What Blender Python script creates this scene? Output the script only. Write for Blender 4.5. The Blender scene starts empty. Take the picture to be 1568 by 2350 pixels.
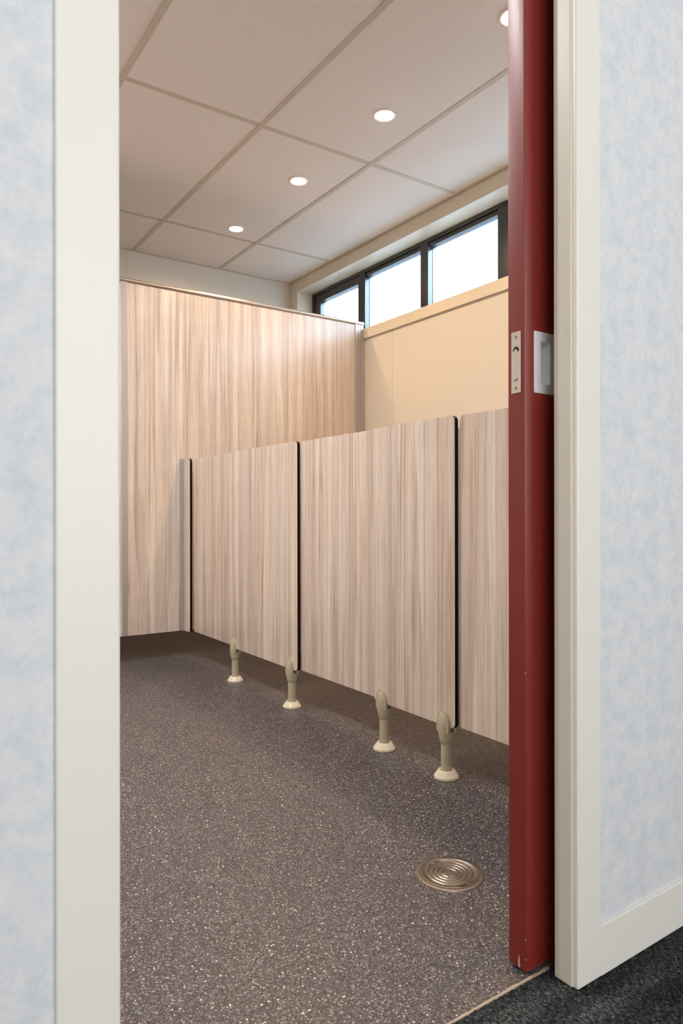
import bpy, bmesh, math, random
import numpy as np
from mathutils import Vector, Matrix, Euler

R = math.radians
scene = bpy.context.scene
COL = scene.collection

# ------------------------------------------------------------------ camera
CAM_H = 0.768
cam_data = bpy.data.cameras.new('camera')
cam = bpy.data.objects.new('camera', cam_data)
COL.objects.link(cam)
cam.location = (0, 0, CAM_H)
cam.rotation_euler = (Euler((R(90), 0, R(-34.4))).to_matrix() @ Matrix.Rotation(R(-0.08), 3, 'Z')).to_euler()
cam_data.sensor_fit = 'VERTICAL'
cam_data.sensor_height = 36
cam_data.sensor_width = 24
cam_data.lens = 1598 / 2350 * 36
cam_data.shift_y = -1.0 / 2350
cam_data.clip_start = 0.02
cam_data.dof.use_dof = True
cam_data.dof.focus_distance = 1.7
cam_data.dof.aperture_fstop = 12
scene.camera = cam

# ------------------------------------------------------------------ world: overcast sky outside the clerestory window
world = bpy.data.worlds.new('world')
scene.world = world
world.use_nodes = True
bg = world.node_tree.nodes['Background']
bg.inputs['Color'].default_value = (0.60, 0.79, 1.0, 1)
# standard overcast sky: three times brighter overhead than at the horizon
_t = world.node_tree
_tc = _t.nodes.new('ShaderNodeTexCoord')
_sp = _t.nodes.new('ShaderNodeSeparateXYZ')
_mx = _t.nodes.new('ShaderNodeMath'); _mx.operation = 'MAXIMUM'; _mx.inputs[1].default_value = 0.0
_ma = _t.nodes.new('ShaderNodeMath'); _ma.operation = 'MULTIPLY_ADD'
_ma.inputs[1].default_value = 24.0
_ma.inputs[2].default_value = 12.0
_t.links.new(_tc.outputs['Generated'], _sp.inputs[0])
_t.links.new(_sp.outputs[2], _mx.inputs[0])
_t.links.new(_mx.outputs[0], _ma.inputs[0])
_t.links.new(_ma.outputs[0], bg.inputs['Strength'])

# ------------------------------------------------------------------ added area light standing in for hallway daylight, behind the camera
HALL_LIGHT = (-1.7, 2.6, 0.60, 2.40)     # x0, x1, z0, z1 in the plane y = -2.3
ld = bpy.data.lights.new('hallway_daylight_stand_in', 'AREA')
ld.shape = 'RECTANGLE'
ld.size = HALL_LIGHT[1] - HALL_LIGHT[0]
ld.size_y = HALL_LIGHT[3] - HALL_LIGHT[2]
ld.energy = 82
ld.color = (0.96, 0.98, 1.0)
lo = bpy.data.objects.new('hallway_daylight_stand_in', ld)
lo.location = ((HALL_LIGHT[0] + HALL_LIGHT[1]) / 2, -2.30, (HALL_LIGHT[2] + HALL_LIGHT[3]) / 2)
lo.rotation_euler = (R(90), 0, R(0))
COL.objects.link(lo)

WARM_POWER = 5.5                       # each downlight, watts
WARM_COLOR = (1.0, 0.71, 0.44)
LEFT_COLOR = (1.0, 0.98, 0.97)
LEFT_POWER = 14.0

# ------------------------------------------------------------------ exposure
scene.view_settings.view_transform = 'Standard'
scene.view_settings.look = 'None'
scene.view_settings.exposure = 0.22
scene.view_settings.gamma = 1.0
scene.view_settings.use_curve_mapping = False
scene.cycles.use_denoising = True
scene.cycles.max_bounces = 10
scene.cycles.diffuse_bounces = 6
scene.cycles.sample_clamp_indirect = 6

# ================================================================== helpers
def srgb(r, g, b):
    f = lambda v: (v / 255 / 12.92) if v / 255 <= 0.04045 else ((v / 255 + 0.055) / 1.055) ** 2.4
    return (f(r), f(g), f(b), 1)


class Nodes:
    def __init__(self, name):
        self.m = bpy.data.materials.new(name)
        self.m.use_nodes = True
        self.t = self.m.node_tree
        self.bsdf = self.t.nodes['Principled BSDF']
        self.out = self.t.nodes['Material Output']

    def n(self, kind, **kw):
        nd = self.t.nodes.new(kind)
        for k, v in kw.items():
            setattr(nd, k, v)
        return nd

    def link(self, a, b):
        self.t.links.new(a, b)

    def put(self, sock, val):
        if hasattr(val, 'is_output') or isinstance(val, bpy.types.NodeSocket):
            self.link(val, sock)
        else:
            sock.default_value = val

    def math(self, op, a, b=0.0, c=None, clamp=False):
        nd = self.n('ShaderNodeMath', operation=op, use_clamp=clamp)
        self.put(nd.inputs[0], a)
        self.put(nd.inputs[1], b)
        if c is not None:
            self.put(nd.inputs[2], c)
        return nd.outputs[0]

    def mix(self, fac, a, b, blend='MIX'):
        nd = self.n('ShaderNodeMix', data_type='RGBA', blend_type=blend)
        self.put(nd.inputs['Factor'], fac)
        self.put(nd.inputs['A'], a)
        self.put(nd.inputs['B'], b)
        return nd.outputs['Result']

    def vec(self, x, y, z):
        nd = self.n('ShaderNodeCombineXYZ')
        self.put(nd.inputs[0], x)
        self.put(nd.inputs[1], y)
        self.put(nd.inputs[2], z)
        return nd.outputs[0]

    def coords(self, rnd=0.0):
        tc = self.n('ShaderNodeTexCoord')
        sp = self.n('ShaderNodeSeparateXYZ')
        self.link(tc.outputs['Object'], sp.inputs[0])
        return tc.outputs['Object'], sp.outputs[0], sp.outputs[1], sp.outputs[2]

    def noise(self, vec, scale, detail=2.0, rough=0.5, dist=0.0):
        nd = self.n('ShaderNodeTexNoise')
        self.put(nd.inputs['Vector'], vec)
        nd.inputs['Scale'].default_value = scale
        nd.inputs['Detail'].default_value = detail
        nd.inputs['Roughness'].default_value = rough
        nd.inputs['Distortion'].default_value = dist
        return nd.outputs['Fac']

    def vor(self, vec, scale):
        nd = self.n('ShaderNodeTexVoronoi')
        self.put(nd.inputs['Vector'], vec)
        nd.inputs['Scale'].default_value = scale
        return nd.outputs['Distance'], nd.outputs['Color']

    def ramp(self, fac, stops, interp='LINEAR'):
        nd = self.n('ShaderNodeValToRGB')
        cr = nd.color_ramp
        cr.interpolation = interp
        while len(cr.elements) < len(stops):
            cr.elements.new(0.5)
        for e, (p, c) in zip(cr.elements, stops):
            e.position = p
            e.color = c if len(c) == 4 else (*c, 1)
        self.put(nd.inputs[0], fac)
        return nd.outputs['Color']

    def bump(self, h, strength, dist):
        nd = self.n('ShaderNodeBump')
        nd.inputs['Strength'].default_value = strength
        nd.inputs['Distance'].default_value = dist
        self.put(nd.inputs['Height'], h)
        self.link(nd.outputs[0], self.bsdf.inputs['Normal'])

    def set(self, **kw):
        names = dict(color='Base Color', rough='Roughness', metal='Metallic', spec='Specular IOR Level',
                     coat='Coat Weight', coat_rough='Coat Roughness', aniso='Anisotropic')
        for k, v in kw.items():
            self.put(self.bsdf.inputs[names[k]], v)
        return self


def simple(name, col, rough=0.5, metal=0.0, spec=0.5, **kw):
    return Nodes(name).set(color=col, rough=rough, metal=metal, spec=spec, **kw).m


def painted(name, col, rough=0.4, scale=300, strength=0.05, spec=0.5):
    N = Nodes(name)
    p, x, y, z = N.coords()
    a = N.noise(p, 3.0, 3)
    c2 = tuple(v * 0.96 for v in col[:3]) + (1,)
    N.set(color=N.mix(a, c2, col), rough=rough, spec=spec)
    N.bump(N.noise(p, scale, 2), strength, 0.0006)
    return N.m


# ------------------------------------------------------------------ materials
def make_wood():
    """pale timber-look laminate with vertical strips, works on both panel directions"""
    N = Nodes('timber_laminate')
    p, x, y, z = N.coords()
    info = N.n('ShaderNodeObjectInfo')
    off = N.math('MULTIPLY', info.outputs['Random'], 37.0)
    h = N.math('ADD', N.math('ADD', x, y), off)
    warp = N.noise(N.vec(N.math('MULTIPLY', h, 6.0), 0.0, N.math('MULTIPLY', z, 1.3)), 1.0, 2)
    hw = N.math('ADD', h, N.math('MULTIPLY', N.math('SUBTRACT', warp, 0.5), 0.012))
    # broad strips with crisp sides
    _, c1 = N.vor(N.vec(N.math('MULTIPLY', hw, 40.0), 3.3, N.math('MULTIPLY', z, 0.75)), 1.0)
    s1 = N.n('ShaderNodeSeparateColor'); N.link(c1, s1.inputs[0])
    _, c2 = N.vor(N.vec(N.math('MULTIPLY', hw, 105.0), 7.1, N.math('MULTIPLY', z, 1.7)), 1.0)
    s2 = N.n('ShaderNodeSeparateColor'); N.link(c2, s2.inputs[0])
    soft = N.noise(N.vec(N.math('MULTIPLY', hw, 30.0), 1.0, N.math('MULTIPLY', z, 1.8)), 1.0, 3, 0.6)
    fine = N.noise(N.vec(N.math('MULTIPLY', hw, 260.0), 2.0, N.math('MULTIPLY', z, 5.0)), 1.0, 3, 0.6)
    xfine = N.noise(N.vec(N.math('MULTIPLY', hw, 700.0), 5.0, N.math('MULTIPLY', z, 9.0)), 1.0, 2, 0.6)
    t = N.math('MULTIPLY', s1.outputs[0], 0.30)
    t = N.math('ADD', t, N.math('MULTIPLY', s2.outputs[0], 0.20))
    t = N.math('ADD', t, N.math('MULTIPLY', soft, 0.40))
    t = N.math('ADD', t, N.math('MULTIPLY', fine, 0.34))
    t = N.math('SUBTRACT', t, 0.10)
    col = N.ramp(t, [(0.20, srgb(164, 142, 124)), (0.38, srgb(196, 174, 156)), (0.52, srgb(211, 192, 175)),
                     (0.66, srgb(222, 207, 192)), (0.85, srgb(233, 223, 211))])
    # lilac-grey strips
    greyf = N.math('MULTIPLY', N.math('GREATER_THAN', s1.outputs[1], 0.72), 0.45)
    col = N.mix(greyf, col, srgb(188, 172, 168))
    lightf = N.math('MULTIPLY', N.math('GREATER_THAN', s2.outputs[2], 0.80), 0.35)
    col = N.mix(lightf, col, srgb(226, 214, 200))
    # fine grain lines
    g = N.ramp(xfine, [(0.30, (0.72, 0.69, 0.66)), (0.50, (1, 1, 1))])
    col = N.mix(0.8, col, g, 'MULTIPLY')
    # short dark flecks
    fl = N.noise(N.vec(N.math('MULTIPLY', hw, 330.0), 9.0, N.math('MULTIPLY', z, 26.0)), 1.0, 1.5)
    area = N.noise(N.vec(N.math('MULTIPLY', hw, 28.0), 4.0, N.math('MULTIPLY', z, 4.0)), 1.0, 2)
    m = N.math('MULTIPLY', N.math('SUBTRACT', fl, 0.67), 14.0, clamp=True)
    m = N.math('MULTIPLY', m, N.math('MULTIPLY', N.math('SUBTRACT', area, 0.50), 9.0, clamp=True))
    col = N.mix(N.math('MULTIPLY', m, 0.75), col, srgb(120, 92, 74))
    N.set(color=col, rough=0.25, spec=0.75)
    N.bump(fine, 0.04, 0.0004)
    return N.m


def make_vinyl():
    N = Nodes('speckled_vinyl')
    p, x, y, z = N.coords()
    nz = N.noise(p, 900, 1)
    d0, c0 = N.vor(p, 400)
    s0 = N.n('ShaderNodeSeparateColor'); N.link(c0, s0.inputs[0])
    col = N.ramp(s0.outputs[0], [(0.0, srgb(28, 25, 27)), (0.30, srgb(56, 52, 55)), (0.6, srgb(80, 75, 78)), (0.85, srgb(104, 98, 100)), (1.0, srgb(136, 129, 127))])
    big = N.noise(p, 5, 2)
    col = N.mix(0.12, col, N.ramp(big, [(0.3, srgb(62, 58, 61)), (0.7, srgb(80, 75, 78))]))
    # pale flecks, elongated in random directions
    for sc, th, cc, rad, off in ((260, 0.90, srgb(190, 180, 170), 0.36, 0.0), (300, 0.92, srgb(172, 160, 154), 0.38, 3.1),
                                 (190, 0.97, srgb(216, 208, 196), 0.36, 7.7), (300, 0.88, srgb(26, 23, 25), 0.36, 5.3),
                                 (220, 0.95, srgb(32, 29, 31), 0.36, 11.3)):
        va = N.n('ShaderNodeVectorMath', operation='ADD')
        N.link(p, va.inputs[0]); va.inputs[1].default_value = (off, off * 1.7, 0)
        wob = N.n('ShaderNodeVectorMath', operation='MULTIPLY_ADD')
        nt = N.n('ShaderNodeTexNoise'); N.link(va.outputs[0], nt.inputs['Vector']); nt.inputs['Scale'].default_value = 420
        N.link(nt.outputs['Color'], wob.inputs[0]); wob.inputs[1].default_value = (0.003, 0.003, 0); N.link(va.outputs[0], wob.inputs[2])
        d, c = N.vor(wob.outputs[0], sc)
        s = N.n('ShaderNodeSeparateColor'); N.link(c, s.inputs[0])
        msk = N.math('MULTIPLY', N.math('GREATER_THAN', s.outputs[1], th), N.math('LESS_THAN', d, rad))
        col = N.mix(msk, col, cc)
    # grime and old adhesive along the doorway edge (world y from 0.772)
    st = N.noise(p, 14, 4, 0.7)
    near = N.math('SUBTRACT', 1.0, N.math('MULTIPLY', N.math('SUBTRACT', y, 0.772), 16.0), clamp=True)
    right = N.math('MULTIPLY', N.math('SUBTRACT', x, 0.70), 5.0, clamp=True)
    fac = N.math('MULTIPLY', N.math('MULTIPLY', near, right), N.math('MULTIPLY', N.math('SUBTRACT', st, 0.42), 5.0, clamp=True))
    col = N.mix(N.math('MULTIPLY', fac, 0.7), col, srgb(116, 96, 70))
    N.set(color=col, rough=0.40, spec=0.5)
    N.bump(nz, 0.12, 0.0004)
    return N.m


def make_carpet():
    N = Nodes('charcoal_loop_carpet')
    p, x, y, z = N.coords()
    rib = N.noise(N.vec(N.math('MULTIPLY', N.math('ADD', x, N.math('MULTIPLY', y, 0.25)), 330.0), N.math('MULTIPLY', y, 110.0), 0.0), 1.0, 2, 0.6)
    band = N.noise(N.vec(N.math('MULTIPLY', x, 3.0), N.math('MULTIPLY', y, 14.0), 0.0), 1.0, 2)
    t = N.math('ADD', rib, N.math('MULTIPLY', N.math('SUBTRACT', band, 0.5), 0.5))
    col = N.ramp(t, [(0.33, srgb(14, 14, 15)), (0.48, srgb(44, 46, 47)), (0.60, srgb(76, 78, 77)), (0.72, srgb(116, 117, 112))])
    hb = N.noise(p, 8, 2)
    col = N.mix(N.math('MULTIPLY', hb, 0.35), col, srgb(46, 52, 55))
    N.set(color=col, rough=0.95, spec=0.15)
    N.bump(rib, 0.3, 0.001)
    return N.m


def make_pinboard():
    N = Nodes('mottled_wall_fabric')
    p, x, y, z = N.coords()
    a = N.noise(p, 28, 4, 0.65)
    b = N.noise(p, 130, 3, 0.6)
    c = N.ramp(a, [(0.35, srgb(203, 205, 210)), (0.5, srgb(212, 213, 216)), (0.65, srgb(219, 218, 218))])
    c = N.mix(0.12, c, N.ramp(b, [(0.35, srgb(188, 192, 198)), (0.65, srgb(235, 235, 235))]))
    N.set(color=c, rough=0.9, spec=0.2)
    N.bump(b, 0.12, 0.001)
    return N.m


def make_ceiling():
    N = Nodes('ceiling_tile_vinyl')
    p, x, y, z = N.coords()
    sp = N.noise(p, 110, 1)
    c = N.mix(N.math('MULTIPLY', N.math('GREATER_THAN', sp, 0.76), 0.15), srgb(238, 229, 222), srgb(200, 190, 182))
    N.set(color=c, rough=0.75, spec=0.25)
    N.bump(N.noise(p, 420, 2), 0.06, 0.0004)
    return N.m


def make_brushed(name, col, rough=0.35):
    N = Nodes(name)
    p, x, y, z = N.coords()
    g = N.noise(N.vec(N.math('MULTIPLY', N.math('ADD', x, y), 1600.0), 0.0, N.math('MULTIPLY', z, 40.0)), 1.0, 2)
    N.set(color=col, metal=1.0, rough=N.math('ADD', N.math('MULTIPLY', g, 0.12), rough - 0.06))
    return N.m


def make_red():
    N = Nodes('red_brown_gloss_paint')
    p, x, y, z = N.coords()
    g = N.noise(N.vec(N.math('MULTIPLY', x, 700.0), N.math('MULTIPLY', y, 700.0), N.math('MULTIPLY', z, 18.0)), 1.0, 3, 0.7)
    big = N.noise(p, 7, 2)
    col = N.mix(N.math('MULTIPLY', big, 0.25), srgb(122, 38, 30), srgb(112, 33, 27))
    N.set(color=col, rough=N.math('ADD', N.math('MULTIPLY', g, 0.16), 0.30), spec=0.42)
    N.set(coat=0.12, coat_rough=0.30)
    N.bump(g, 0.08, 0.0004)
    return N.m


def make_frosted():
    """patterned privacy glass: scatters the sky behind it"""
    N = Nodes('frosted_glass')
    t = N.t
    p, x, y, z = N.coords()
    b = N.n('ShaderNodeBump'); b.inputs['Strength'].default_value = 0.3; b.inputs['Distance'].default_value = 0.001
    N.link(N.noise(p, 260, 2), b.inputs['Height'])
    tr = N.n('ShaderNodeBsdfTranslucent'); tr.inputs['Color'].default_value = (0.92, 0.96, 0.97, 1)
    rf = N.n('ShaderNodeBsdfRefraction'); rf.inputs['Color'].default_value = (0.96, 0.98, 0.98, 1)
    rf.inputs['Roughness'].default_value = 0.32; rf.inputs['IOR'].default_value = 1.12
    N.link(b.outputs[0], rf.inputs['Normal'])
    gl = N.n('ShaderNodeBsdfGlossy'); gl.inputs['Roughness'].default_value = 0.25
    N.link(b.outputs[0], gl.inputs['Normal'])
    m0 = N.n('ShaderNodeMixShader'); m0.inputs[0].default_value = 0.93
    N.link(tr.outputs[0], m0.inputs[1]); N.link(rf.outputs[0], m0.inputs[2])
    mx = N.n('ShaderNodeMixShader'); mx.inputs[0].default_value = 0.05
    N.link(m0.outputs[0], mx.inputs[1]); N.link(gl.outputs[0], mx.inputs[2])
    N.link(mx.outputs[0], N.out.inputs['Surface'])
    return N.m


def emissive(name, col, strength):
    N = Nodes(name)
    e = N.n('ShaderNodeEmission'); e.inputs[0].default_value = col; e.inputs[1].default_value = strength
    N.link(e.outputs[0], N.out.inputs['Surface'])
    return N.m


WOOD = make_wood()
VINYL = make_vinyl()
CARPET = make_carpet()
PIN = make_pinboard()
TILE = make_ceiling()
BAR = painted('ceiling_grid_paint', srgb(204, 192, 174), 0.5)
CREAM = painted('cream_wall_panel', srgb(218, 209, 195), 0.38)
CREAM_TRIM = painted('cream_trim_paint', srgb(220, 206, 184), 0.36)
WHITE_TRIM = painted('off_white_trim_paint', srgb(231, 227, 219), 0.38, 180, 0.12)
GREY_JAMB = painted('pale_grey_jamb_paint', srgb(222, 214, 200), 0.42, 180, 0.12)
FRAME = simple('dark_window_aluminium', srgb(26, 24, 28), 0.22, 0.0, 0.75)
BLACK = simple('black_laminate_core', srgb(7, 6, 6), 0.6, 0, 0.2)
ALU = make_brushed('champagne_aluminium', srgb(196, 184, 172), 0.42)
ALUW = simple('satin_aluminium_channel', srgb(178, 172, 168), 0.45, 0.55)
STEEL = make_brushed('brushed_stainless', srgb(206, 200, 192), 0.30)
SATIN = simple('satin_stainless', srgb(236, 236, 236), 0.75, 1.0)
STEEL_DARK = make_brushed('shaded_stainless', srgb(150, 142, 132), 0.38)
NYLON = simple('khaki_nylon', srgb(180, 170, 143), 0.25, 0, 0.5)
NYLON_LIGHT = simple('cream_nylon', srgb(222, 210, 184), 0.22, 0, 0.5)
RED = make_red()
CHIP = simple('bare_timber_chip', srgb(196, 176, 150), 0.8)
DARK_HOLE_REFLECTION = simple('dark_recess_and_reflection', srgb(14, 12, 11), 0.8)  # openings of the edge pull, and reflections painted dark on the drain
HINGE = simple('dark_hinge_nylon', srgb(62, 60, 52), 0.4)
FROST = make_frosted()
WHITE_RING = simple('white_lamp_ring', srgb(236, 228, 220), 0.4)
LAMP = emissive('lamp_diffuser', (1.0, 0.84, 0.66, 1), 26.0)
DRAIN = make_brushed('worn_drain_steel', srgb(140, 132, 124), 0.33)
PLAIN = simple('plain_white_wall', srgb(214, 212, 206), 0.8)


# ------------------------------------------------------------------ mesh helpers
def add_box(bm, a, b, mi=0, bevel=0.0, seg=2):
    x0, y0, z0 = a
    x1, y1, z1 = b
    co = [(x0, y0, z0), (x1, y0, z0), (x1, y1, z0), (x0, y1, z0), (x0, y0, z1), (x1, y0, z1), (x1, y1, z1), (x0, y1, z1)]
    t = bmesh.new()
    v = [t.verts.new(c) for c in co]
    for f in ((0, 3, 2, 1), (4, 5, 6, 7), (0, 1, 5, 4), (1, 2, 6, 5), (2, 3, 7, 6), (3, 0, 4, 7)):
        t.faces.new([v[i] for i in f]).material_index = mi
    if bevel > 0:
        bmesh.ops.bevel(t, geom=list(t.edges), offset=bevel, segments=seg, profile=0.5, affect='EDGES', clamp_overlap=True)
    me = bpy.data.meshes.new('tmp')
    t.to_mesh(me)
    t.free()
    bm.from_mesh(me)
    bpy.data.meshes.remove(me)
    return bm


def box_bm(a, b, mi=0, bevel=0.0, seg=2):
    return add_box(bmesh.new(), a, b, mi, bevel, seg)


def lathe(bm, prof, n=40, center=(0, 0), mi=0, cap=True):
    rings = []
    for r, z in prof:
        if r < 1e-6:
            rings.append([bm.verts.new((center[0], center[1], z))])
        else:
            rings.append([bm.verts.new((center[0] + r * math.cos(2 * math.pi * k / n), center[1] + r * math.sin(2 * math.pi * k / n), z)) for k in range(n)])
    for a, b in zip(rings, rings[1:]):
        for k in range(n):
            k2 = (k + 1) % n
            if len(a) == 1 and len(b) == 1:
                continue
            if len(a) == 1:
                f = bm.faces.new((a[0], b[k], b[k2]))
            elif len(b) == 1:
                f = bm.faces.new((a[k], b[0], a[k2]))
            else:
                f = bm.faces.new((a[k], b[k], b[k2], a[k2]))
            f.material_index = mi
    if cap:
        for rg in (rings[0], rings[-1]):
            if len(rg) > 1:
                bm.faces.new(rg).material_index = mi
    return bm


def prism(bm, pts, axis, lo, hi, mi=0, mi_side=None):
    """pts: closed outline in the two remaining axes (in x,y,z order), extruded along axis from lo to hi"""
    def mk(p, t):
        if axis == 'x': return (t, p[0], p[1])
        if axis == 'y': return (p[0], t, p[1])
        return (p[0], p[1], t)
    A = [bm.verts.new(mk(p, lo)) for p in pts]
    B = [bm.verts.new(mk(p, hi)) for p in pts]
    bm.faces.new(A).material_index = mi
    bm.faces.new(B[::-1]).material_index = mi
    n = len(pts)
    for i in range(n):
        bm.faces.new((A[i], A[(i + 1) % n], B[(i + 1) % n], B[i])).material_index = mi if mi_side is None else mi_side
    return bm


def rounded_rect(x0, z0, x1, z1, r, n=6, corners=(1, 1, 1, 1)):
    """corner order: (x0,z0) (x1,z0) (x1,z1) (x0,z1)"""
    out = []
    spec = [((x0 + r, z0 + r), 180, (x0, z0)), ((x1 - r, z0 + r), 270, (x1, z0)), ((x1 - r, z1 - r), 0, (x1, z1)), ((x0 + r, z1 - r), 90, (x0, z1))]
    for (c, a0, sharp), on in zip(spec, corners):
        if not on:
            out.append(sharp)
            continue
        for k in range(n + 1):
            a = R(a0 + 90 * k / n)
            out.append((c[0] + r * math.cos(a), c[1] + r * math.sin(a)))
    return out


def obj(name, bm, mats, parent=None, origin=None, smooth=False, world_coords=True):
    """link a bmesh built in world coordinates as one object with its origin at `origin`"""
    bmesh.ops.recalc_face_normals(bm, faces=bm.faces)
    o_ = Vector(origin) if origin is not None else Vector((0, 0, 0))
    if origin is not None:
        bmesh.ops.translate(bm, verts=bm.verts, vec=-o_)
    me = bpy.data.meshes.new(name)
    bm.to_mesh(me)
    bm.free()
    for m in (mats if isinstance(mats, (list, tuple)) else [mats]):
        me.materials.append(m)
    if smooth:
        me.shade_auto_smooth(angle=R(35)) if hasattr(me, 'shade_auto_smooth') else None
        for p in me.polygons:
            p.use_smooth = True
        try:
            me.set_sharp_from_angle(angle=R(35))
        except Exception:
            pass
    o = bpy.data.objects.new(name, me)
    COL.objects.link(o)
    if parent is not None:
        o.parent = parent
        pw = world_of(parent)
        o.location = o_ - pw
    else:
        o.location = o_
    return o


def world_of(o):
    v = Vector(o.location)
    p = o.parent
    while p is not None:
        v += Vector(p.location)
        p = p.parent
    return v


def struct(o, kind='structure'):
    o['kind'] = kind
    return o


def tag(o, label, cat, group=None):
    o['label'] = label
    o['category'] = cat
    if group:
        o['group'] = group
    return o


def thing(name, loc, label, cat, group=None):
    o = bpy.data.objects.new(name, None)
    o.empty_display_size = 0.05
    o.location = loc
    COL.objects.link(o)
    return tag(o, label, cat, group)


# ================================================================== the setting
X_R = 2.60            # window wall, inner face of the wall panels
Y_B = 4.45            # back wall
X_L = -1.20           # left wall of the washroom
Y_F = 0.87            # washroom side of the door wall
Z_C = 2.444           # underside of ceiling grid
YW = 0.712            # hallway side of the door wall

# floors
struct(obj('floor', box_bm((X_L - 0.1, 0.772, -0.12), (X_R + 0.2, Y_B + 0.1, 0.0)), VINYL))
# worn bare edge of the vinyl at the doorway
bm = bmesh.new()
rnd = random.Random(4)
pts = [(0.205, 0.7695)]
xs = [0.205 + i * (0.745 / 60) for i in range(61)]
front = [(x, 0.7690 + rnd.uniform(-0.0006, 0.0006)) for x in xs]
back = [(x, 0.7726 + rnd.uniform(-0.0005, 0.0005) + (0.002 if x > 0.86 else 0) * rnd.random()) for x in xs[::-1]]
prism(bm, front + back, 'z', -0.004, 0.0009)
struct(obj('trim_1', bm, simple('worn_vinyl_edge', srgb(176, 158, 138), 0.6)))


def carpet_mesh():
    # base slab
    b = box_bm((-2.0, -2.4, -0.12), (4.8, 0.771, -0.008))
    add_box(b, (-2.0, -2.4, -0.01), (4.8, 0.20, -0.0015))
    add_box(b, (-2.0, 0.19, -0.01), (0.62, 0.771, -0.0015))
    add_box(b, (1.70, 0.19, -0.01), (4.8, 0.771, -0.0015))
    return b


struct(obj('floor_hallway', carpet_mesh(), CARPET))
# the loop pile where the camera sees the carpet closely: a fine relief of ribbed loops
x0, x1, y0, y1, st = 0.615, 1.705, 0.195, 0.768, 0.0018
nx, ny = int((x1 - x0) / st), int((y1 - y0) / st)
gx, gy = np.meshgrid(np.linspace(x0, x1, nx), np.linspace(y0, y1, ny))
rs = np.random.RandomState(3)
noise = rs.rand(ny, nx)
u = gx + 0.25 * gy
loops = 0.5 + 0.5 * np.sin(u * 2 * np.pi / 0.0068) * np.cos(gy * 2 * np.pi / 0.0085 + 2.2 * np.sin(np.floor(u / 0.0068) * 12.9898) * 3)
gz = -0.0035 + 0.0035 * loops + 0.0014 * noise
co = np.stack([gx, gy, gz], -1).reshape(-1, 3)
idx = np.arange(nx * ny).reshape(ny, nx)
quads = np.stack([idx[:-1, :-1], idx[:-1, 1:], idx[1:, 1:], idx[1:, :-1]], -1).reshape(-1, 4)
me = bpy.data.meshes.new('carpet_pile')
me.vertices.add(len(co)); me.vertices.foreach_set('co', co.ravel().astype(np.float32))
me.loops.add(quads.size); me.loops.foreach_set('vertex_index', quads.ravel().astype(np.int32))
me.polygons.add(len(quads)); me.polygons.foreach_set('loop_start', np.arange(0, quads.size, 4, dtype=np.int32))
me.polygons.foreach_set('loop_total', np.full(len(quads), 4, dtype=np.int32))
me.update(); me.validate()
me.materials.append(CARPET)
pile = bpy.data.objects.new('carpet_pile', me)
COL.objects.link(pile)
pile.parent = bpy.data.objects['floor_hallway']
pile['kind'] = 'stuff'

# ------------------------------------------------------------------ ceiling: lay-in tiles on a tee grid
ceil = struct(obj('ceiling', box_bm((X_L - 0.1, Y_F - 0.02, 2.50), (X_R + 0.2, Y_B + 0.1, 2.60)), BAR))
gx_lines = [1.423 + 0.6 * k for k in range(-5, 3)]
gx_lines = [v for v in gx_lines if X_L < v < X_R - 0.03]
gy_lines = [v for v in (1.498, 2.695, 3.892)]
BW = 0.012
for v in gx_lines:
    obj('grid_runner', box_bm((v - BW, Y_F, Z_C), (v + BW, Y_B, Z_C + 0.0022), 0, 0.0004, 1), BAR, ceil)
xe = [X_L] + gx_lines + [X_R - 0.012]
ye = [Y_F] + gy_lines + [Y_B]
for v in gy_lines:
    for a, b in zip(xe, xe[1:]):
        obj('cross_tee', box_bm((a + BW, v - BW, Z_C + 0.0006), (b - BW, v + BW, Z_C + 0.0022), 0, 0.0004, 1), BAR, ceil)
for a, b in zip(xe, xe[1:]):
    for c, d in zip(ye, ye[1:]):
        dz = rnd.uniform(0, 0.0012)
        obj('ceiling_tile', box_bm((a + 0.003, c + 0.003, Z_C + 0.0024 + dz), (b - 0.003, d - 0.003, Z_C + 0.02)), TILE, ceil,
            origin=((a + b) / 2, (c + d) / 2, Z_C))
# perimeter angle
for a, b in (((X_L, Y_B - 0.018, Z_C - 0.001), (X_R - 0.012, Y_B, Z_C + 0.005)), ((X_R - 0.030, Y_F, Z_C - 0.001), (X_R - 0.0125, Y_B - 0.018, Z_C + 0.005)),
             ((X_L, Y_F, Z_C - 0.001), (X_L + 0.018, Y_B - 0.018, Z_C + 0.005)), ((X_L + 0.018, Y_F, Z_C - 0.001), (X_R - 0.03, Y_F + 0.018, Z_C + 0.005))):
    obj('wall_angle', box_bm(a, b), BAR, ceil)

# ------------------------------------------------------------------ window wall (x = X_R), window band y 1.23..4.345, z 1.916..2.362
WY0, WY1, WZ0, WZ1 = 1.23, 4.345, 1.916, 2.362
bm = bmesh.new()
add_box(bm, (X_R + 0.004, Y_F, 0), (2.80, Y_B, WZ0 - 0.02))
add_box(bm, (X_R + 0.004, Y_F, WZ1 + 0.012), (2.80, Y_B, 2.5))
add_box(bm, (X_R + 0.004, WY1 + 0.012, WZ0 - 0.02), (2.80, Y_B, WZ1 + 0.012))
add_box(bm, (X_R + 0.004, Y_F, WZ0 - 0.02), (2.80, WY0 - 0.012, WZ1 + 0.012))
wall_r = struct(obj('wall_right', bm, CREAM))
for a, b in ((Y_F, 2.0570), (2.0590, 3.2570), (3.2590, Y_B)):
    obj('wall_panel', box_bm((X_R, a, 0), (X_R + 0.006, b, 1.87), 0, 0.0008, 1), CREAM, wall_r)
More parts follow.
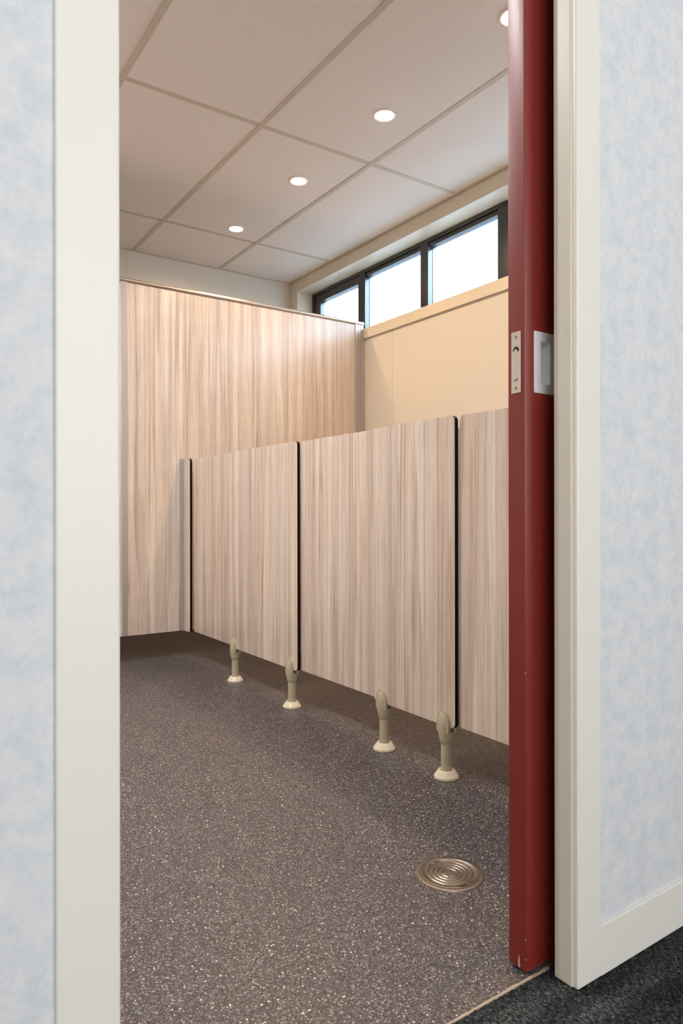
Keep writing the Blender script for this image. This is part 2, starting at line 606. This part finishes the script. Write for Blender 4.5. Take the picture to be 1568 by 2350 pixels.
# trims round the window opening
bm = bmesh.new()
add_box(bm, (2.586, Y_F, 1.852), (2.7145, Y_B - 0.001, WZ0), 0, 0.0025, 2)          # sill board with deep nosing
struct(obj('trim_2', bm, CREAM_TRIM))
bm = bmesh.new()
add_box(bm, (2.588, Y_F, WZ1), (X_R + 0.004, Y_B - 0.001, Z_C - 0.0005), 0, 0.0018, 2)
add_box(bm, (2.593, Y_F, WZ1 + 0.0005), (2.72, Y_B - 0.001, WZ1 + 0.012))
struct(obj('trim_3', bm, CREAM_TRIM))
bm = bmesh.new()
add_box(bm, (2.588, WY1, WZ0), (X_R + 0.004, Y_B - 0.001, WZ1), 0, 0.0018, 2)
add_box(bm, (2.593, WY1 + 0.0005, WZ0), (2.72, WY1 + 0.012, WZ1))
struct(obj('trim_4', bm, CREAM_TRIM))
bm = bmesh.new()
add_box(bm, (2.588, Y_F, WZ0), (X_R + 0.004, WY0, WZ1), 0, 0.0018, 2)
add_box(bm, (2.593, WY0 - 0.012, WZ0), (2.72, WY0 - 0.0005, WZ1))
struct(obj('trim_5', bm, CREAM_TRIM))

# window: dark frame, mullions, sash of the far light, frosted panes
FX = 2.715
bm = bmesh.new()
add_box(bm, (FX, WY0, WZ1 - 0.022), (FX + 0.07, WY1, WZ1), 0, 0.001, 1)
add_box(bm, (FX, WY0, WZ0), (FX + 0.07, WY1, WZ0 + 0.012), 0, 0.001, 1)
add_box(bm, (FX, WY1 - 0.030, WZ0 + 0.012), (FX + 0.07, WY1, WZ1 - 0.022), 0, 0.001, 1)
add_box(bm, (FX, WY0, WZ0 + 0.012), (FX + 0.07, WY0 + 0.03, WZ1 - 0.022), 0, 0.001, 1)
win = struct(obj('window_1', bm, FRAME))
for a, b in ((3.070, 3.138), (2.436, 2.528), (1.850, 1.918)):
    obj('mullion', box_bm((FX + 0.002, a, WZ0 + 0.012), (FX + 0.068, b, WZ1 - 0.022), 0, 0.0012, 1), FRAME, win)
obj('mullion', box_bm((FX + 0.002, 3.691, WZ0 + 0.012), (FX + 0.068, 3.740, WZ1 - 0.022), 0, 0.0012, 1), FRAME, win)
# inner head bar above the fixed panes
for a, b in ((3.138, 3.691), (2.528, 3.070), (1.918, 2.436), (1.26, 1.850)):
    bm = box_bm((FX + 0.010, a, 2.315), (FX + 0.060, b, WZ1 - 0.022), 0, 0.001, 1)
    add_box(bm, (FX + 0.022, a, WZ0 + 0.012), (FX + 0.034, b, WZ0 + 0.03))
    obj('glazing_bead', bm, FRAME, win)
    obj('pane', box_bm((FX + 0.036, a, WZ0 + 0.012), (FX + 0.042, b, 2.317)), FROST, win)
# opening sash at the far end
bm = bmesh.new()
SX0, SX1 = FX + 0.006, FX + 0.058
add_box(bm, (SX0, 3.740, 2.287), (SX1, 4.315, WZ1 - 0.024), 0, 0.0015, 1)
add_box(bm, (SX0, 3.740, WZ0 + 0.012), (SX1, 4.315, WZ0 + 0.05), 0, 0.0015, 1)
add_box(bm, (SX0, 4.238, WZ0 + 0.05), (SX1, 4.315, 2.287), 0, 0.0015, 1)
add_box(bm, (SX0, 3.740, WZ0 + 0.05), (SX1, 3.775, 2.287), 0, 0.0015, 1)
sash = obj('window_sash', bm, FRAME, win)
obj('pane', box_bm((FX + 0.036, 3.770, WZ0 + 0.045), (FX + 0.042, 4.243, 2.292)), FROST, sash)

# ground outside the window wall
struct(obj('ground', box_bm((2.81, -40, -0.4), (60, 60, -0.3)), painted('outdoor_asphalt', srgb(62, 61, 62), 0.95)))

# ------------------------------------------------------------------ back wall
wall_b = struct(obj('wall_back', box_bm((X_L - 0.1, Y_B + 0.004, 0), (X_R + 0.2, Y_B + 0.1, 2.5)), CREAM))
for a, b in ((X_L, 0.190), (0.192, 1.3895), (1.3915, X_R)):
    obj('wall_panel', box_bm((a, Y_B, 0), (b, Y_B + 0.006, 2.46), 0, 0.0008, 1), CREAM, wall_b)
for x in (0.191, 1.3905):
    obj('joint_strip', box_bm((x - 0.012, Y_B - 0.0015, 0), (x + 0.012, Y_B, 2.443), 0, 0.0006, 1), CREAM_TRIM, wall_b)
struct(obj('wall_left', box_bm((X_L - 0.1, Y_F, 0), (X_L, Y_B, 2.5)), CREAM))

# ------------------------------------------------------------------ door wall with sliding door pocket (opening x 0.213..0.938)
bm = bmesh.new()
Y2 = Y_F
add_box(bm, (-2.0, YW, 0), (0.195, Y2, 2.7))
add_box(bm, (0.195, YW, 2.12), (1.0, Y2, 2.7))
add_box(bm, (0.956, YW, 0), (1.90, 0.7505, 2.12))          # hallway skin of the pocket
add_box(bm, (0.965, 0.836, 0), (1.90, Y2, 2.12))            # washroom skin
add_box(bm, (1.0, YW, 2.12), (1.90, Y2, 2.7))
add_box(bm, (1.90, YW, 0), (4.8, Y2, 2.7))
struct(obj('wall_front', bm, PIN))
bm = bmesh.new()
add_box(bm, (0.938, 0.7150, 0), (0.957, 0.7508, 2.12), 0, 0.0030, 3)     # lining of the pocket mouth
jr = struct(obj('trim_6', bm, GREY_JAMB))
bm = bmesh.new()
add_box(bm, (0.195, YW, 0), (0.2105, Y2 - 0.001, 2.12))
struct(obj('trim_7', bm, GREY_JAMB))
bm = bmesh.new()
add_box(bm, (0.9412, 0.706, 0), (1.003, 0.7200, 2.20), 0, 0.0030, 3)
struct(obj('trim_8', bm, WHITE_TRIM))
bm = bmesh.new()
add_box(bm, (0.151, 0.706, 0), (0.213, 0.7125, 2.20), 0, 0.0028, 3)
struct(obj('trim_9', bm, WHITE_TRIM))
struct(obj('baseboard_right', box_bm((1.0025, 0.7062, 0), (4.7, YW + 0.001, 0.084), 0, 0.0018, 2), WHITE_TRIM))
struct(obj('baseboard_left', box_bm((-1.9, 0.7062, 0), (0.1512, YW + 0.001, 0.084), 0, 0.0018, 2), WHITE_TRIM))

# ------------------------------------------------------------------ hallway shell (behind the camera)
struct(obj('wall_hallway_left', box_bm((-2.1, -2.4, 0), (-2.0, 0.9, 2.7)), PLAIN))
struct(obj('wall_hallway_right', box_bm((4.8, -2.4, 0), (4.9, 0.9, 2.7)), PLAIN))
bm = box_bm((-2.0, -2.4, 0), (4.8, -2.315, 2.7))
struct(obj('wall_hallway_back', bm, PLAIN))
struct(obj('ceiling_hallway', box_bm((-2.1, -2.4, 2.7), (4.9, 0.9, 2.8)), PLAIN))

# ================================================================== red cavity sliding door
DX0, DY0, DY1 = 0.901, 0.777, 0.815
bm = bmesh.new()
outl = []
# plan outline (x, y) with a rounded leading edge nearest the hallway, extruded up
r1, r2 = 0.0035, 0.0016
for k in range(7):
    a = R(180 + 90 * k / 6)
    outl.append((DX0 + r1 + r1 * math.cos(a), DY0 + r1 + r1 * math.sin(a)))
outl = []
for k in range(6):                                  # small arris
    a = R(180 + 78 * k / 5)
    outl.append((DX0 + 0.0016 + 0.0016 * math.cos(a), DY0 + 0.0036 + 0.0016 * math.sin(a)))
for k in range(1, 11):                              # face crowned gently at the leading edge, shaped to catch a hallway highlight
    x_ = DX0 + 0.0016 + 0.0185 * k / 10
    outl.append((x_, DY0 + 0.0021 * (1 - k / 10) ** 2))
outl += [(1.74, DY0), (1.74, DY1)]
for k in range(5):
    a = R(90 + 90 * k / 4)
    outl.append((DX0 + r2 + r2 * math.cos(a), DY1 - r2 + r2 * math.sin(a)))
prism(bm, outl, 'z', 0.006, 2.10)
door = obj('sliding_door', bm, RED, origin=(DX0, DY0, 0.006), smooth=True)
door['kind'] = 'thing'
tag(door, 'red-brown painted sliding door standing partly out of its wall pocket', 'door')

# flush pull on the face
px0, px1, pz0, pz1 = 0.921, 0.974, 0.966, 1.0695
ix0, ix1, iz0, iz1 = 0.937, 0.9612, 0.982, 1.0535
bm = bmesh.new()
fy = DY0 - 0.0016


def ring_plate(bm, outer, inner, yf, yb, mi=0):
    n = len(outer)
    A = [bm.verts.new((p[0], yf, p[1])) for p in outer]
    B = [bm.verts.new((p[0], yf, p[1])) for p in inner]
    C = [bm.verts.new((p[0], yb, p[1])) for p in outer]
    D = [bm.verts.new((p[0], yb, p[1])) for p in inner]
    for i in range(n):
        j = (i + 1) % n
        for q in ((A[i], A[j], B[j], B[i]), (A[i], C[i], C[j], A[j]), (B[i], B[j], D[j], D[i])):
            bm.faces.new(q).material_index = mi
    return A, B, C, D


outer = rounded_rect(px0, pz0, px1, pz1, 0.003, 4)
inner = rounded_rect(ix0, iz0, ix1, iz1, 0.0006, 4)
A_, B_, C_, D_ = ring_plate(bm, outer, inner, fy, DY0)
bmesh.ops.bevel(bm, geom=[e for e in bm.edges if all(v in A_ for v in e.verts)], offset=0.0006, segments=2, affect='EDGES')
pull = obj('flush_pull', bm, SATIN, door)
pull['label'] = 'brushed steel recessed pull'
# its recessed cup stands in a real cavity cut in the door by the boolean below
bm = bmesh.new()
cd = 0.014
A = [(ix0, iz0), (ix1, iz0), (ix1, iz1), (ix0, iz1)]
f = [bm.verts.new((x, DY0, z)) for x, z in A]
b = [bm.verts.new((x, DY0 + cd, z)) for x, z in A]
for i in range(4):
    j = (i + 1) % 4
    bm.faces.new((f[i], f[j], b[j], b[i]))
bm.faces.new(b)
cup = obj('pull_cup', bm, SATIN, pull)

# edge pull plate on the leading edge (plane x = DX0)
ey0, ey1, ez0, ez1 = 0.7862, 0.8066, 0.966, 1.0685
bm = bmesh.new()
prism(bm, rounded_rect(ey0, ez0, ey1, ez1, 0.0006, 2), 'x', DX0 - 0.0012, DX0 + 0.0005)
ep = obj('edge_pull_plate', bm, STEEL, door)
ep['label'] = 'slim steel edge pull with two screws'
yc = (ey0 + ey1) / 2
for z in (1.0597, 0.9745):
    bm = bmesh.new()
    n = 20
    prof = [(0.0036, 0.0), (0.0034, 0.0007), (0.0022, 0.0009), (0.0, 0.0004)]
    rings = []
    for rr, hh in prof:
        rings.append([bm.verts.new((DX0 - 0.0012 - hh, yc + rr * math.cos(2 * math.pi * k / n), z + rr * math.sin(2 * math.pi * k / n))) for k in range(n)] if rr > 0
                     else [bm.verts.new((DX0 - 0.0012 - hh, yc, z))])
    for a, b in zip(rings, rings[1:]):
        for k in range(n):
            k2 = (k + 1) % n
            bm.faces.new((a[k], a[k2], b[k2], b[k]) if len(b) > 1 else (a[k], a[k2], b[0]))
    sc = obj('screw', bm, STEEL, ep, smooth=True)
    bm = bmesh.new()
    add_box(bm, (DX0 - 0.0023, yc - 0.0022, z - 0.0004), (DX0 - 0.0015, yc + 0.0022, z + 0.0004))
    add_box(bm, (DX0 - 0.0023, yc - 0.0004, z - 0.0022), (DX0 - 0.0015, yc + 0.0004, z + 0.0022))
    obj('screw_slot', bm, DARK_HOLE_REFLECTION, ep)
# crescent opening with the finger lever
bm = bmesh.new()
n = 24
zc = 1.0375
ro = 0.0062
pts = [(yc + ro * math.cos(R(-20 + 220 * k / n)), zc + ro * math.sin(R(-20 + 220 * k / n))) for k in range(n + 1)]
prism(bm, pts, 'x', DX0 - 0.0015, DX0 - 0.0010)
obj('finger_hole', bm, DARK_HOLE_REFLECTION, ep)
bm = bmesh.new()
lev = rounded_rect(yc - 0.0032, 0.9875, yc + 0.0032, 1.0395, 0.0030, 6)
prism(bm, lev, 'x', DX0 - 0.0026, DX0 - 0.0010)
bmesh.ops.bevel(bm, geom=list(bm.edges), offset=0.0004, segments=2, affect='EDGES')
obj('finger_lever', bm, STEEL, ep)
bm = bmesh.new()
add_box(bm, (DX0 - 0.00145, yc + 0.0030, 0.987), (DX0 - 0.0011, yc + 0.0038, 1.036))
add_box(bm, (DX0 - 0.00145, yc - 0.0034, 0.9862), (DX0 - 0.0011, yc + 0.0038, 0.9870))
obj('lever_gap', bm, DARK_HOLE_REFLECTION, ep)
# chipped paint at the foot of the leading edge
bm = bmesh.new()
prism(bm, [(0.7905, 0.0075), (0.7940, 0.0070), (0.7942, 0.016), (0.7928, 0.0275), (0.7915, 0.022)], 'x', DX0 - 0.0004, DX0 + 0.0003)
c = obj('paint_chip', bm, CHIP, door)
c['label'] = 'bare timber sliver where the paint is chipped'
for (cy_, cz_) in ((0.7790, 0.058), (0.7786, 0.026), (0.7788, 0.50)):
    bm = bmesh.new()
    bmesh.ops.create_icosphere(bm, subdivisions=1, radius=0.0011)
    bmesh.ops.scale(bm, vec=(0.5, 1, 1.5), verts=bm.verts)
    bmesh.ops.translate(bm, vec=(DX0 + 0.0007, cy_, cz_), verts=bm.verts)
    obj('paint_chip', bm, CHIP, door)
# cut the cavity for the cup
cut = bpy.data.objects.new('cutter', bpy.data.meshes.new('cutter'))
cb = box_bm((ix0 - 0.0005, DY0 - 0.01, iz0 - 0.0005), (ix1 + 0.0005, DY0 + cd + 0.001, iz1 + 0.0005))
cb.to_mesh(cut.data); cb.free()
COL.objects.link(cut)
md = door.modifiers.new('cavity', 'BOOLEAN'); md.operation = 'DIFFERENCE'; md.object = cut; md.solver = 'EXACT'
bpy.context.view_layer.update()
dg = bpy.context.evaluated_depsgraph_get()
newme = bpy.data.meshes.new_from_object(door.evaluated_get(dg))
door.modifiers.clear(); door.data = newme
bpy.data.objects.remove(cut)

# ================================================================== cubicle fronts
PX0, PX1 = 1.380, 1.393        # pilaster front plane and back
PZ0, PZ1 = 0.150, 1.041


def panel(name, ya, yb, xa, xb, z0, z1, corners, parent=None, r=0.014):
    bm = bmesh.new()
    prism(bm, rounded_rect(ya, z0, yb, z1, r, 6, corners), 'x', xa, xb, 0, 1)
    faces = [f for f in bm.faces if f.material_index == 0]
    edges = [e for e in bm.edges if any(f.material_index == 0 for f in e.link_faces) and any(f.material_index == 1 for f in e.link_faces)]
    bmesh.ops.bevel(bm, geom=edges, offset=0.0009, segments=1, affect='EDGES', material=1)
    return obj(name, bm, [WOOD, BLACK], parent, origin=(xa, ya, z0))


def make_foot(parent, y, xc=(PX0 + PX1) / 2):
    """adjustable leg: tube (part) with base flange and clamp (sub-parts)"""
    bm = lathe(bmesh.new(), [(0.0158, 0.012), (0.0158, 0.104)], 36, (xc, y))
    tube = obj('support_leg', bm, NYLON, parent, origin=(xc, y, 0), smooth=True)
    prof = [(0.0350, 0.0), (0.0362, 0.0012), (0.0362, 0.0035), (0.0345, 0.0042), (0.0356, 0.0048), (0.0356, 0.0068),
            (0.0300, 0.0140), (0.0252, 0.0212), (0.0240, 0.0228), (0.0222, 0.0236), (0.0200, 0.0230), (0.0160, 0.0215)]
    bm = lathe(bmesh.new(), prof, 48, (xc, y), cap=False)
    fl = obj('base_flange', bm, NYLON_LIGHT, tube, origin=(xc, y, 0), smooth=True)
    fl['label'] = 'glossy cream flange'
    # clamp: cup below, two ogive jaws gripping the board
    bm = bmesh.new()
    lathe(bm, [(0.0150, 0.0995), (0.0168, 0.0995), (0.0178, 0.1010), (0.0200, 0.1080), (0.0220, 0.1170), (0.0234, 0.1280), (0.0236, 0.1345), (0.0, 0.1345)], 40, (xc, y))
    G = 0.0068
    for sgn in (-1, 1):
        t = bmesh.new()
        prof = [(0.0, 0.126), (0.0236, 0.126), (0.0250, 0.140), (0.0251, 0.152), (0.0246, 0.162), (0.0234, 0.171), (0.0216, 0.179), (0.0192, 0.1855), (0.0160, 0.190), (0.0, 0.192)]
        lathe(t, prof, 48, (xc, y), cap=False)
        res = bmesh.ops.bisect_plane(t, geom=list(t.verts) + list(t.edges) + list(t.faces), plane_co=(xc + sgn * (G + 0.0085), y, 0), plane_no=(-sgn, 0, 0), clear_outer=True)
        ed = [e for e in t.edges if e.is_boundary]
        bmesh.ops.holes_fill(t, edges=ed)
        m_ = bpy.data.meshes.new('t'); t.to_mesh(m_); t.free(); bm.from_mesh(m_); bpy.data.meshes.remove(m_)
        # arched backing plate that lies against the board
        pts = []
        for k in range(25):
            a = math.pi * k / 24
            pts.append((y + 0.0246 * math.cos(a), 0.152 + 0.0425 * abs(math.sin(a)) ** 0.90))
        pts = [(y + 0.0246, 0.1318)] + pts + [(y - 0.0246, 0.1318)]
        xa, xb = sorted((xc + sgn * G, xc + sgn * (G + 0.0092)))
        prism(bm, pts, 'x', xa, xb)
        # slim rib down the jaw
    cl = obj('clamp', bm, NYLON, tube, origin=(xc, y, 0.1), smooth=True)
    return tube


GRP = 'low timber-look cubicle fronts'
# pilasters (fixed posts) with their two legs each
p1 = panel('pilaster_panel', 2.318, 2.902, PX0, PX1, PZ0, PZ1, (1, 1, 1, 1))
tag(p1, 'wide fixed timber-look cubicle panel on two khaki legs, farther from the red door', 'cubicle panel', 'fixed cubicle front panels')
make_foot(p1, 2.372); make_foot(p1, 2.880)
p2 = panel('pilaster_panel', 1.447, 1.828, PX0, PX1, PZ0, PZ1, (1, 1, 1, 1))
tag(p2, 'narrower fixed timber-look cubicle panel on two khaki legs, nearest the red door', 'cubicle panel', 'fixed cubicle front panels')
make_foot(p2, 1.490); make_foot(p2, 1.781)
# doors hang just behind the pilasters
XD = 1.3945
specs = [(2.9065, 3.378, 'low timber-look cubicle door beside the tall partition, hinged to the narrow end strip'),
         (1.830, 2.313, 'low timber-look cubicle door between the two legged panels'),
         (0.935, 1.443, 'low timber-look cubicle door at right, partly hidden by the red door')]
HZ = (0.345, 0.905)
for ya, yb, lab in specs:
    d = panel('cubicle_door', ya, yb, XD, XD + 0.013, PZ0 + 0.003, PZ1 - 0.001, (0, 0, 1, 1), r=0.014)
    tag(d, lab, 'cubicle door', 'low cubicle doors')
    for z in HZ:
        bm = lathe(bmesh.new(), [(0.0052, z - 0.036), (0.0052, z - 0.001), (0.0045, z - 0.0005), (0.0045, z + 0.0005), (0.0052, z + 0.001), (0.0052, z + 0.036)], 16, (XD + 0.0195, yb + 0.008))
        add_box(bm, (XD + 0.0135, yb - 0.035, z - 0.034), (XD + 0.0165, yb + 0.008, z + 0.034))
        obj('hinge', bm, HINGE, d, origin=(XD + 0.0195, yb + 0.008, z), smooth=False)
# low dividers between the cubicles, behind the fixed panels
for yd, lab in ((2.590, 'low divider board behind the wide legged panel'), (1.652, 'low divider board behind the narrower legged panel')):
    bm = bmesh.new()
    prism(bm, rounded_rect(PX1 + 0.001, PZ0, 2.585, PZ1 - 0.002, 0.001, 1), 'y', yd, yd + 0.013, 0, 1)
    dv = obj('cubicle_divider', bm, [WOOD, BLACK], origin=(PX1, yd, PZ0))
    tag(dv, lab, 'cubicle divider', 'cubicle dividers')
    bm = box_bm((2.5856, yd - 0.004, PZ0), (X_R - 0.0005, yd + 0.017, PZ1), 0, 0.001, 1)
    obj('wall_channel', bm, ALUW, dv, origin=(2.5855, yd, PZ0))
# narrow end strip against the tall partition, with its aluminium channel
st_ = panel('end_strip', 3.396, 3.486, PX0, PX1, PZ0 - 0.004, PZ1 + 0.002, (1, 0, 0, 1), r=0.016)
tag(st_, 'narrow timber-look end strip with black edge fixed to the tall partition', 'cubicle panel')
bm = bmesh.new()
pts = rounded_rect(3.4755, PZ0 - 0.006, 3.5295, PZ1 + 0.006, 0.010, 5, (0, 0, 1, 1))
prism(bm, pts, 'x', PX0 - 0.0035, PX0 - 0.0002)
prism(bm, pts, 'x', PX1 + 0.0002, PX1 + 0.0035)
add_box(bm, (PX0 - 0.0002, 3.487, PZ0 - 0.004), (PX1 + 0.0002, 3.5295, PZ1 + 0.002))
ch = obj('wall_channel', bm, ALUW, st_, origin=(PX0, 3.4755, PZ0))
ch['label'] = 'grey aluminium channel'

# ------------------------------------------------------------------ tall partition (plane y = 3.53)
YP0, YP1 = 3.530, 3.543
part = thing('tall_partition', (1.8, 3.53, 0.138), 'tall timber-look partition with rounded metal top rail, ending at the window wall', 'partition')


def sheet(xa, xb):
    bm = bmesh.new()
    prism(bm, rounded_rect(xa, 0.138, xb, 1.932, 0.001, 1), 'y', YP0, YP1, 0, 1)
    return obj('panel_sheet', bm, [WOOD, BLACK], part, origin=(xa, YP0, 0.138))


sheet(1.098, 2.521)
sheet(X_L + 0.03, 1.072)
bm = bmesh.new()
add_box(bm, (1.072, YP0 - 0.0035, 0.138), (1.0985, YP1 + 0.0035, 1.936), 0, 0.0015, 2)
o = obj('joining_channel', bm, ALUW, part, origin=(1.085, YP0, 0.138))
bm = bmesh.new()
for a, b, y in ((2.520, 2.5395, YP0 - 0.006), (2.5415, 2.5595, YP0 - 0.0045), (2.5615, 2.5855, YP0 - 0.003)):
    add_box(bm, (a, y, 0.138), (b, YP1 + 0.005, 1.936), 0, 0.0012, 2)
add_box(bm, (2.521, YP0, 0.138), (2.5859, YP1 + 0.002, 1.936))
o = obj('wall_channel', bm, ALUW, part, origin=(2.55, YP0, 0.138))
o['label'] = 'ribbed champagne aluminium wall channel'
bm = bmesh.new()
pts = []
yc_, zc_ = (YP0 + YP1) / 2, 1.944
for k in range(28):
    a = 2 * math.pi * k / 28
    pts.append((yc_ + 0.0165 * math.cos(a), zc_ + 0.0125 * math.sin(a)))
prism(bm, pts, 'x', X_L + 0.01, 2.5855)
o = obj('top_rail', bm, ALU, part, origin=(0, yc_, zc_), smooth=True)
o['label'] = 'rounded champagne aluminium rail'
# the partition stands on hidden legs behind it
for x in (0.2, 2.2):
    bm = lathe(bmesh.new(), [(0.036, 0), (0.036, 0.006), (0.022, 0.022), (0.0158, 0.022), (0.0158, 0.139)], 24, (x, YP1 + 0.002))
    obj('support_leg', bm, NYLON, part, origin=(x, YP1, 0), smooth=True)

# ================================================================== downlights
def downlight(x, y, label, power, color):
    t = thing('downlight', (x, y, Z_C), label, 'ceiling light', 'round recessed downlights')
    bm = lathe(bmesh.new(), [(0.0365, 0.0062), (0.0365, 0.0002), (0.0385, -0.0012), (0.046, -0.0016), (0.050, -0.0005), (0.0505, 0.0062)], 48, (0, 0), cap=False)
    bmesh.ops.translate(bm, verts=bm.verts, vec=(x, y, Z_C))
    obj('trim_ring', bm, WHITE_RING, t, origin=(x, y, Z_C), smooth=True)
    bm = lathe(bmesh.new(), [(0.0, -0.0075), (0.014, -0.0072), (0.026, -0.0058), (0.0335, -0.0034), (0.0358, -0.0012), (0.0362, 0.0015), (0.0362, 0.004), (0, 0.004)], 48, (x, y), cap=False)
    bmesh.ops.translate(bm, verts=bm.verts, vec=(0, 0, Z_C))
    o = obj('lamp_diffuser', bm, LAMP, t, origin=(x, y, Z_C))
    o['label'] = 'glowing white diffuser'
    l = bpy.data.lights.new('downlight_lamp', 'AREA')
    l.shape = 'DISK'; l.size = 0.07; l.energy = power; l.color = color; l.spread = R(165)
    lo = bpy.data.objects.new('downlight_lamp', l)
    lo.location = (0, 0, -0.009)
    lo.parent = t
    COL.objects.link(lo)
    return t


RX = 1.818
LX = 0.10
for y, lab in ((3.758, 'lit round downlight farthest away, in the ceiling beyond the tall partition'),
               (3.036, 'lit round downlight in the middle of the three fully seen ones'),
               (2.329, 'lit round downlight nearest the window, largest of those fully seen'),
               (1.618, 'lit round downlight at the top, half hidden by the red door')):
    downlight(RX, y, lab, WARM_POWER, WARM_COLOR)
for y, w_ in ((1.618, 'nearest the doorway'), (2.329, 'in the middle'), (3.036, 'nearest the tall partition')):
    downlight(LX, y, 'lit round downlight of the row over the open floor, ' + w_, LEFT_POWER, LEFT_COLOR)

# ================================================================== floor drain
DC = (1.0225, 1.0890)
dr = thing('floor_drain', (DC[0], DC[1], 0), 'round stainless floor drain cover with concentric rings, set in the speckled floor', 'drain')
ro = 0.0718
prof = [(ro, 0.0), (ro - 0.0006, 0.0016), (ro - 0.0016, 0.0020), (ro * 0.86, 0.0016), (ro * 0.845, 0.0007), (ro * 0.83, 0.0007)]
bm = lathe(bmesh.new(), prof, 72, DC, cap=False)
obj('rim', bm, DRAIN, dr, origin=(DC[0], DC[1], 0), smooth=True)
prof = [(ro * 0.835, 0.0), (ro * 0.83, 0.0017), (ro * 0.815, 0.0021), (ro * 0.80, 0.0014)]
for f_ in (0.64, 0.50, 0.36, 0.22):
    prof += [(ro * (f_ + 0.040), 0.0014), (ro * (f_ + 0.018), 0.0027), (ro * (f_ + 0.004), 0.0030), (ro * (f_ - 0.012), 0.0026), (ro * (f_ - 0.026), 0.0013)]
prof += [(ro * 0.12, 0.0014), (0.0, 0.0016)]
bm = lathe(bmesh.new(), prof, 72, DC, cap=False)
obj('cover_plate', bm, DRAIN, dr, origin=(DC[0], DC[1], 0), smooth=True)
for sx, sy in ((1.0115, 1.1415), (1.0360, 1.0420)):
    bm = lathe(bmesh.new(), [(0.0046, 0.0012), (0.0044, 0.0027), (0.0028, 0.0028), (0.002, 0.0018), (0.0, 0.0016)], 20, (sx, sy), cap=False)
    obj('screw', bm, DRAIN, dr, origin=(sx, sy, 0), smooth=True)
for a0 in (72, 250):  # two arcs painted dark for reflections on the cover
    bm = bmesh.new()
    pts = []
    for k in range(7):
        a = R(a0 + 16 * k / 6); pts.append((DC[0] + ro * 0.77 * math.cos(a), DC[1] + ro * 0.77 * math.sin(a)))
    for k in range(7):
        a = R(a0 + 16 * (6 - k) / 6); pts.append((DC[0] + ro * 0.71 * math.cos(a), DC[1] + ro * 0.71 * math.sin(a)))
    prism(bm, pts, 'z', 0.0009, 0.00155)
    obj('drain_dark_reflection', bm, DARK_HOLE_REFLECTION, dr, origin=(DC[0], DC[1], 0))
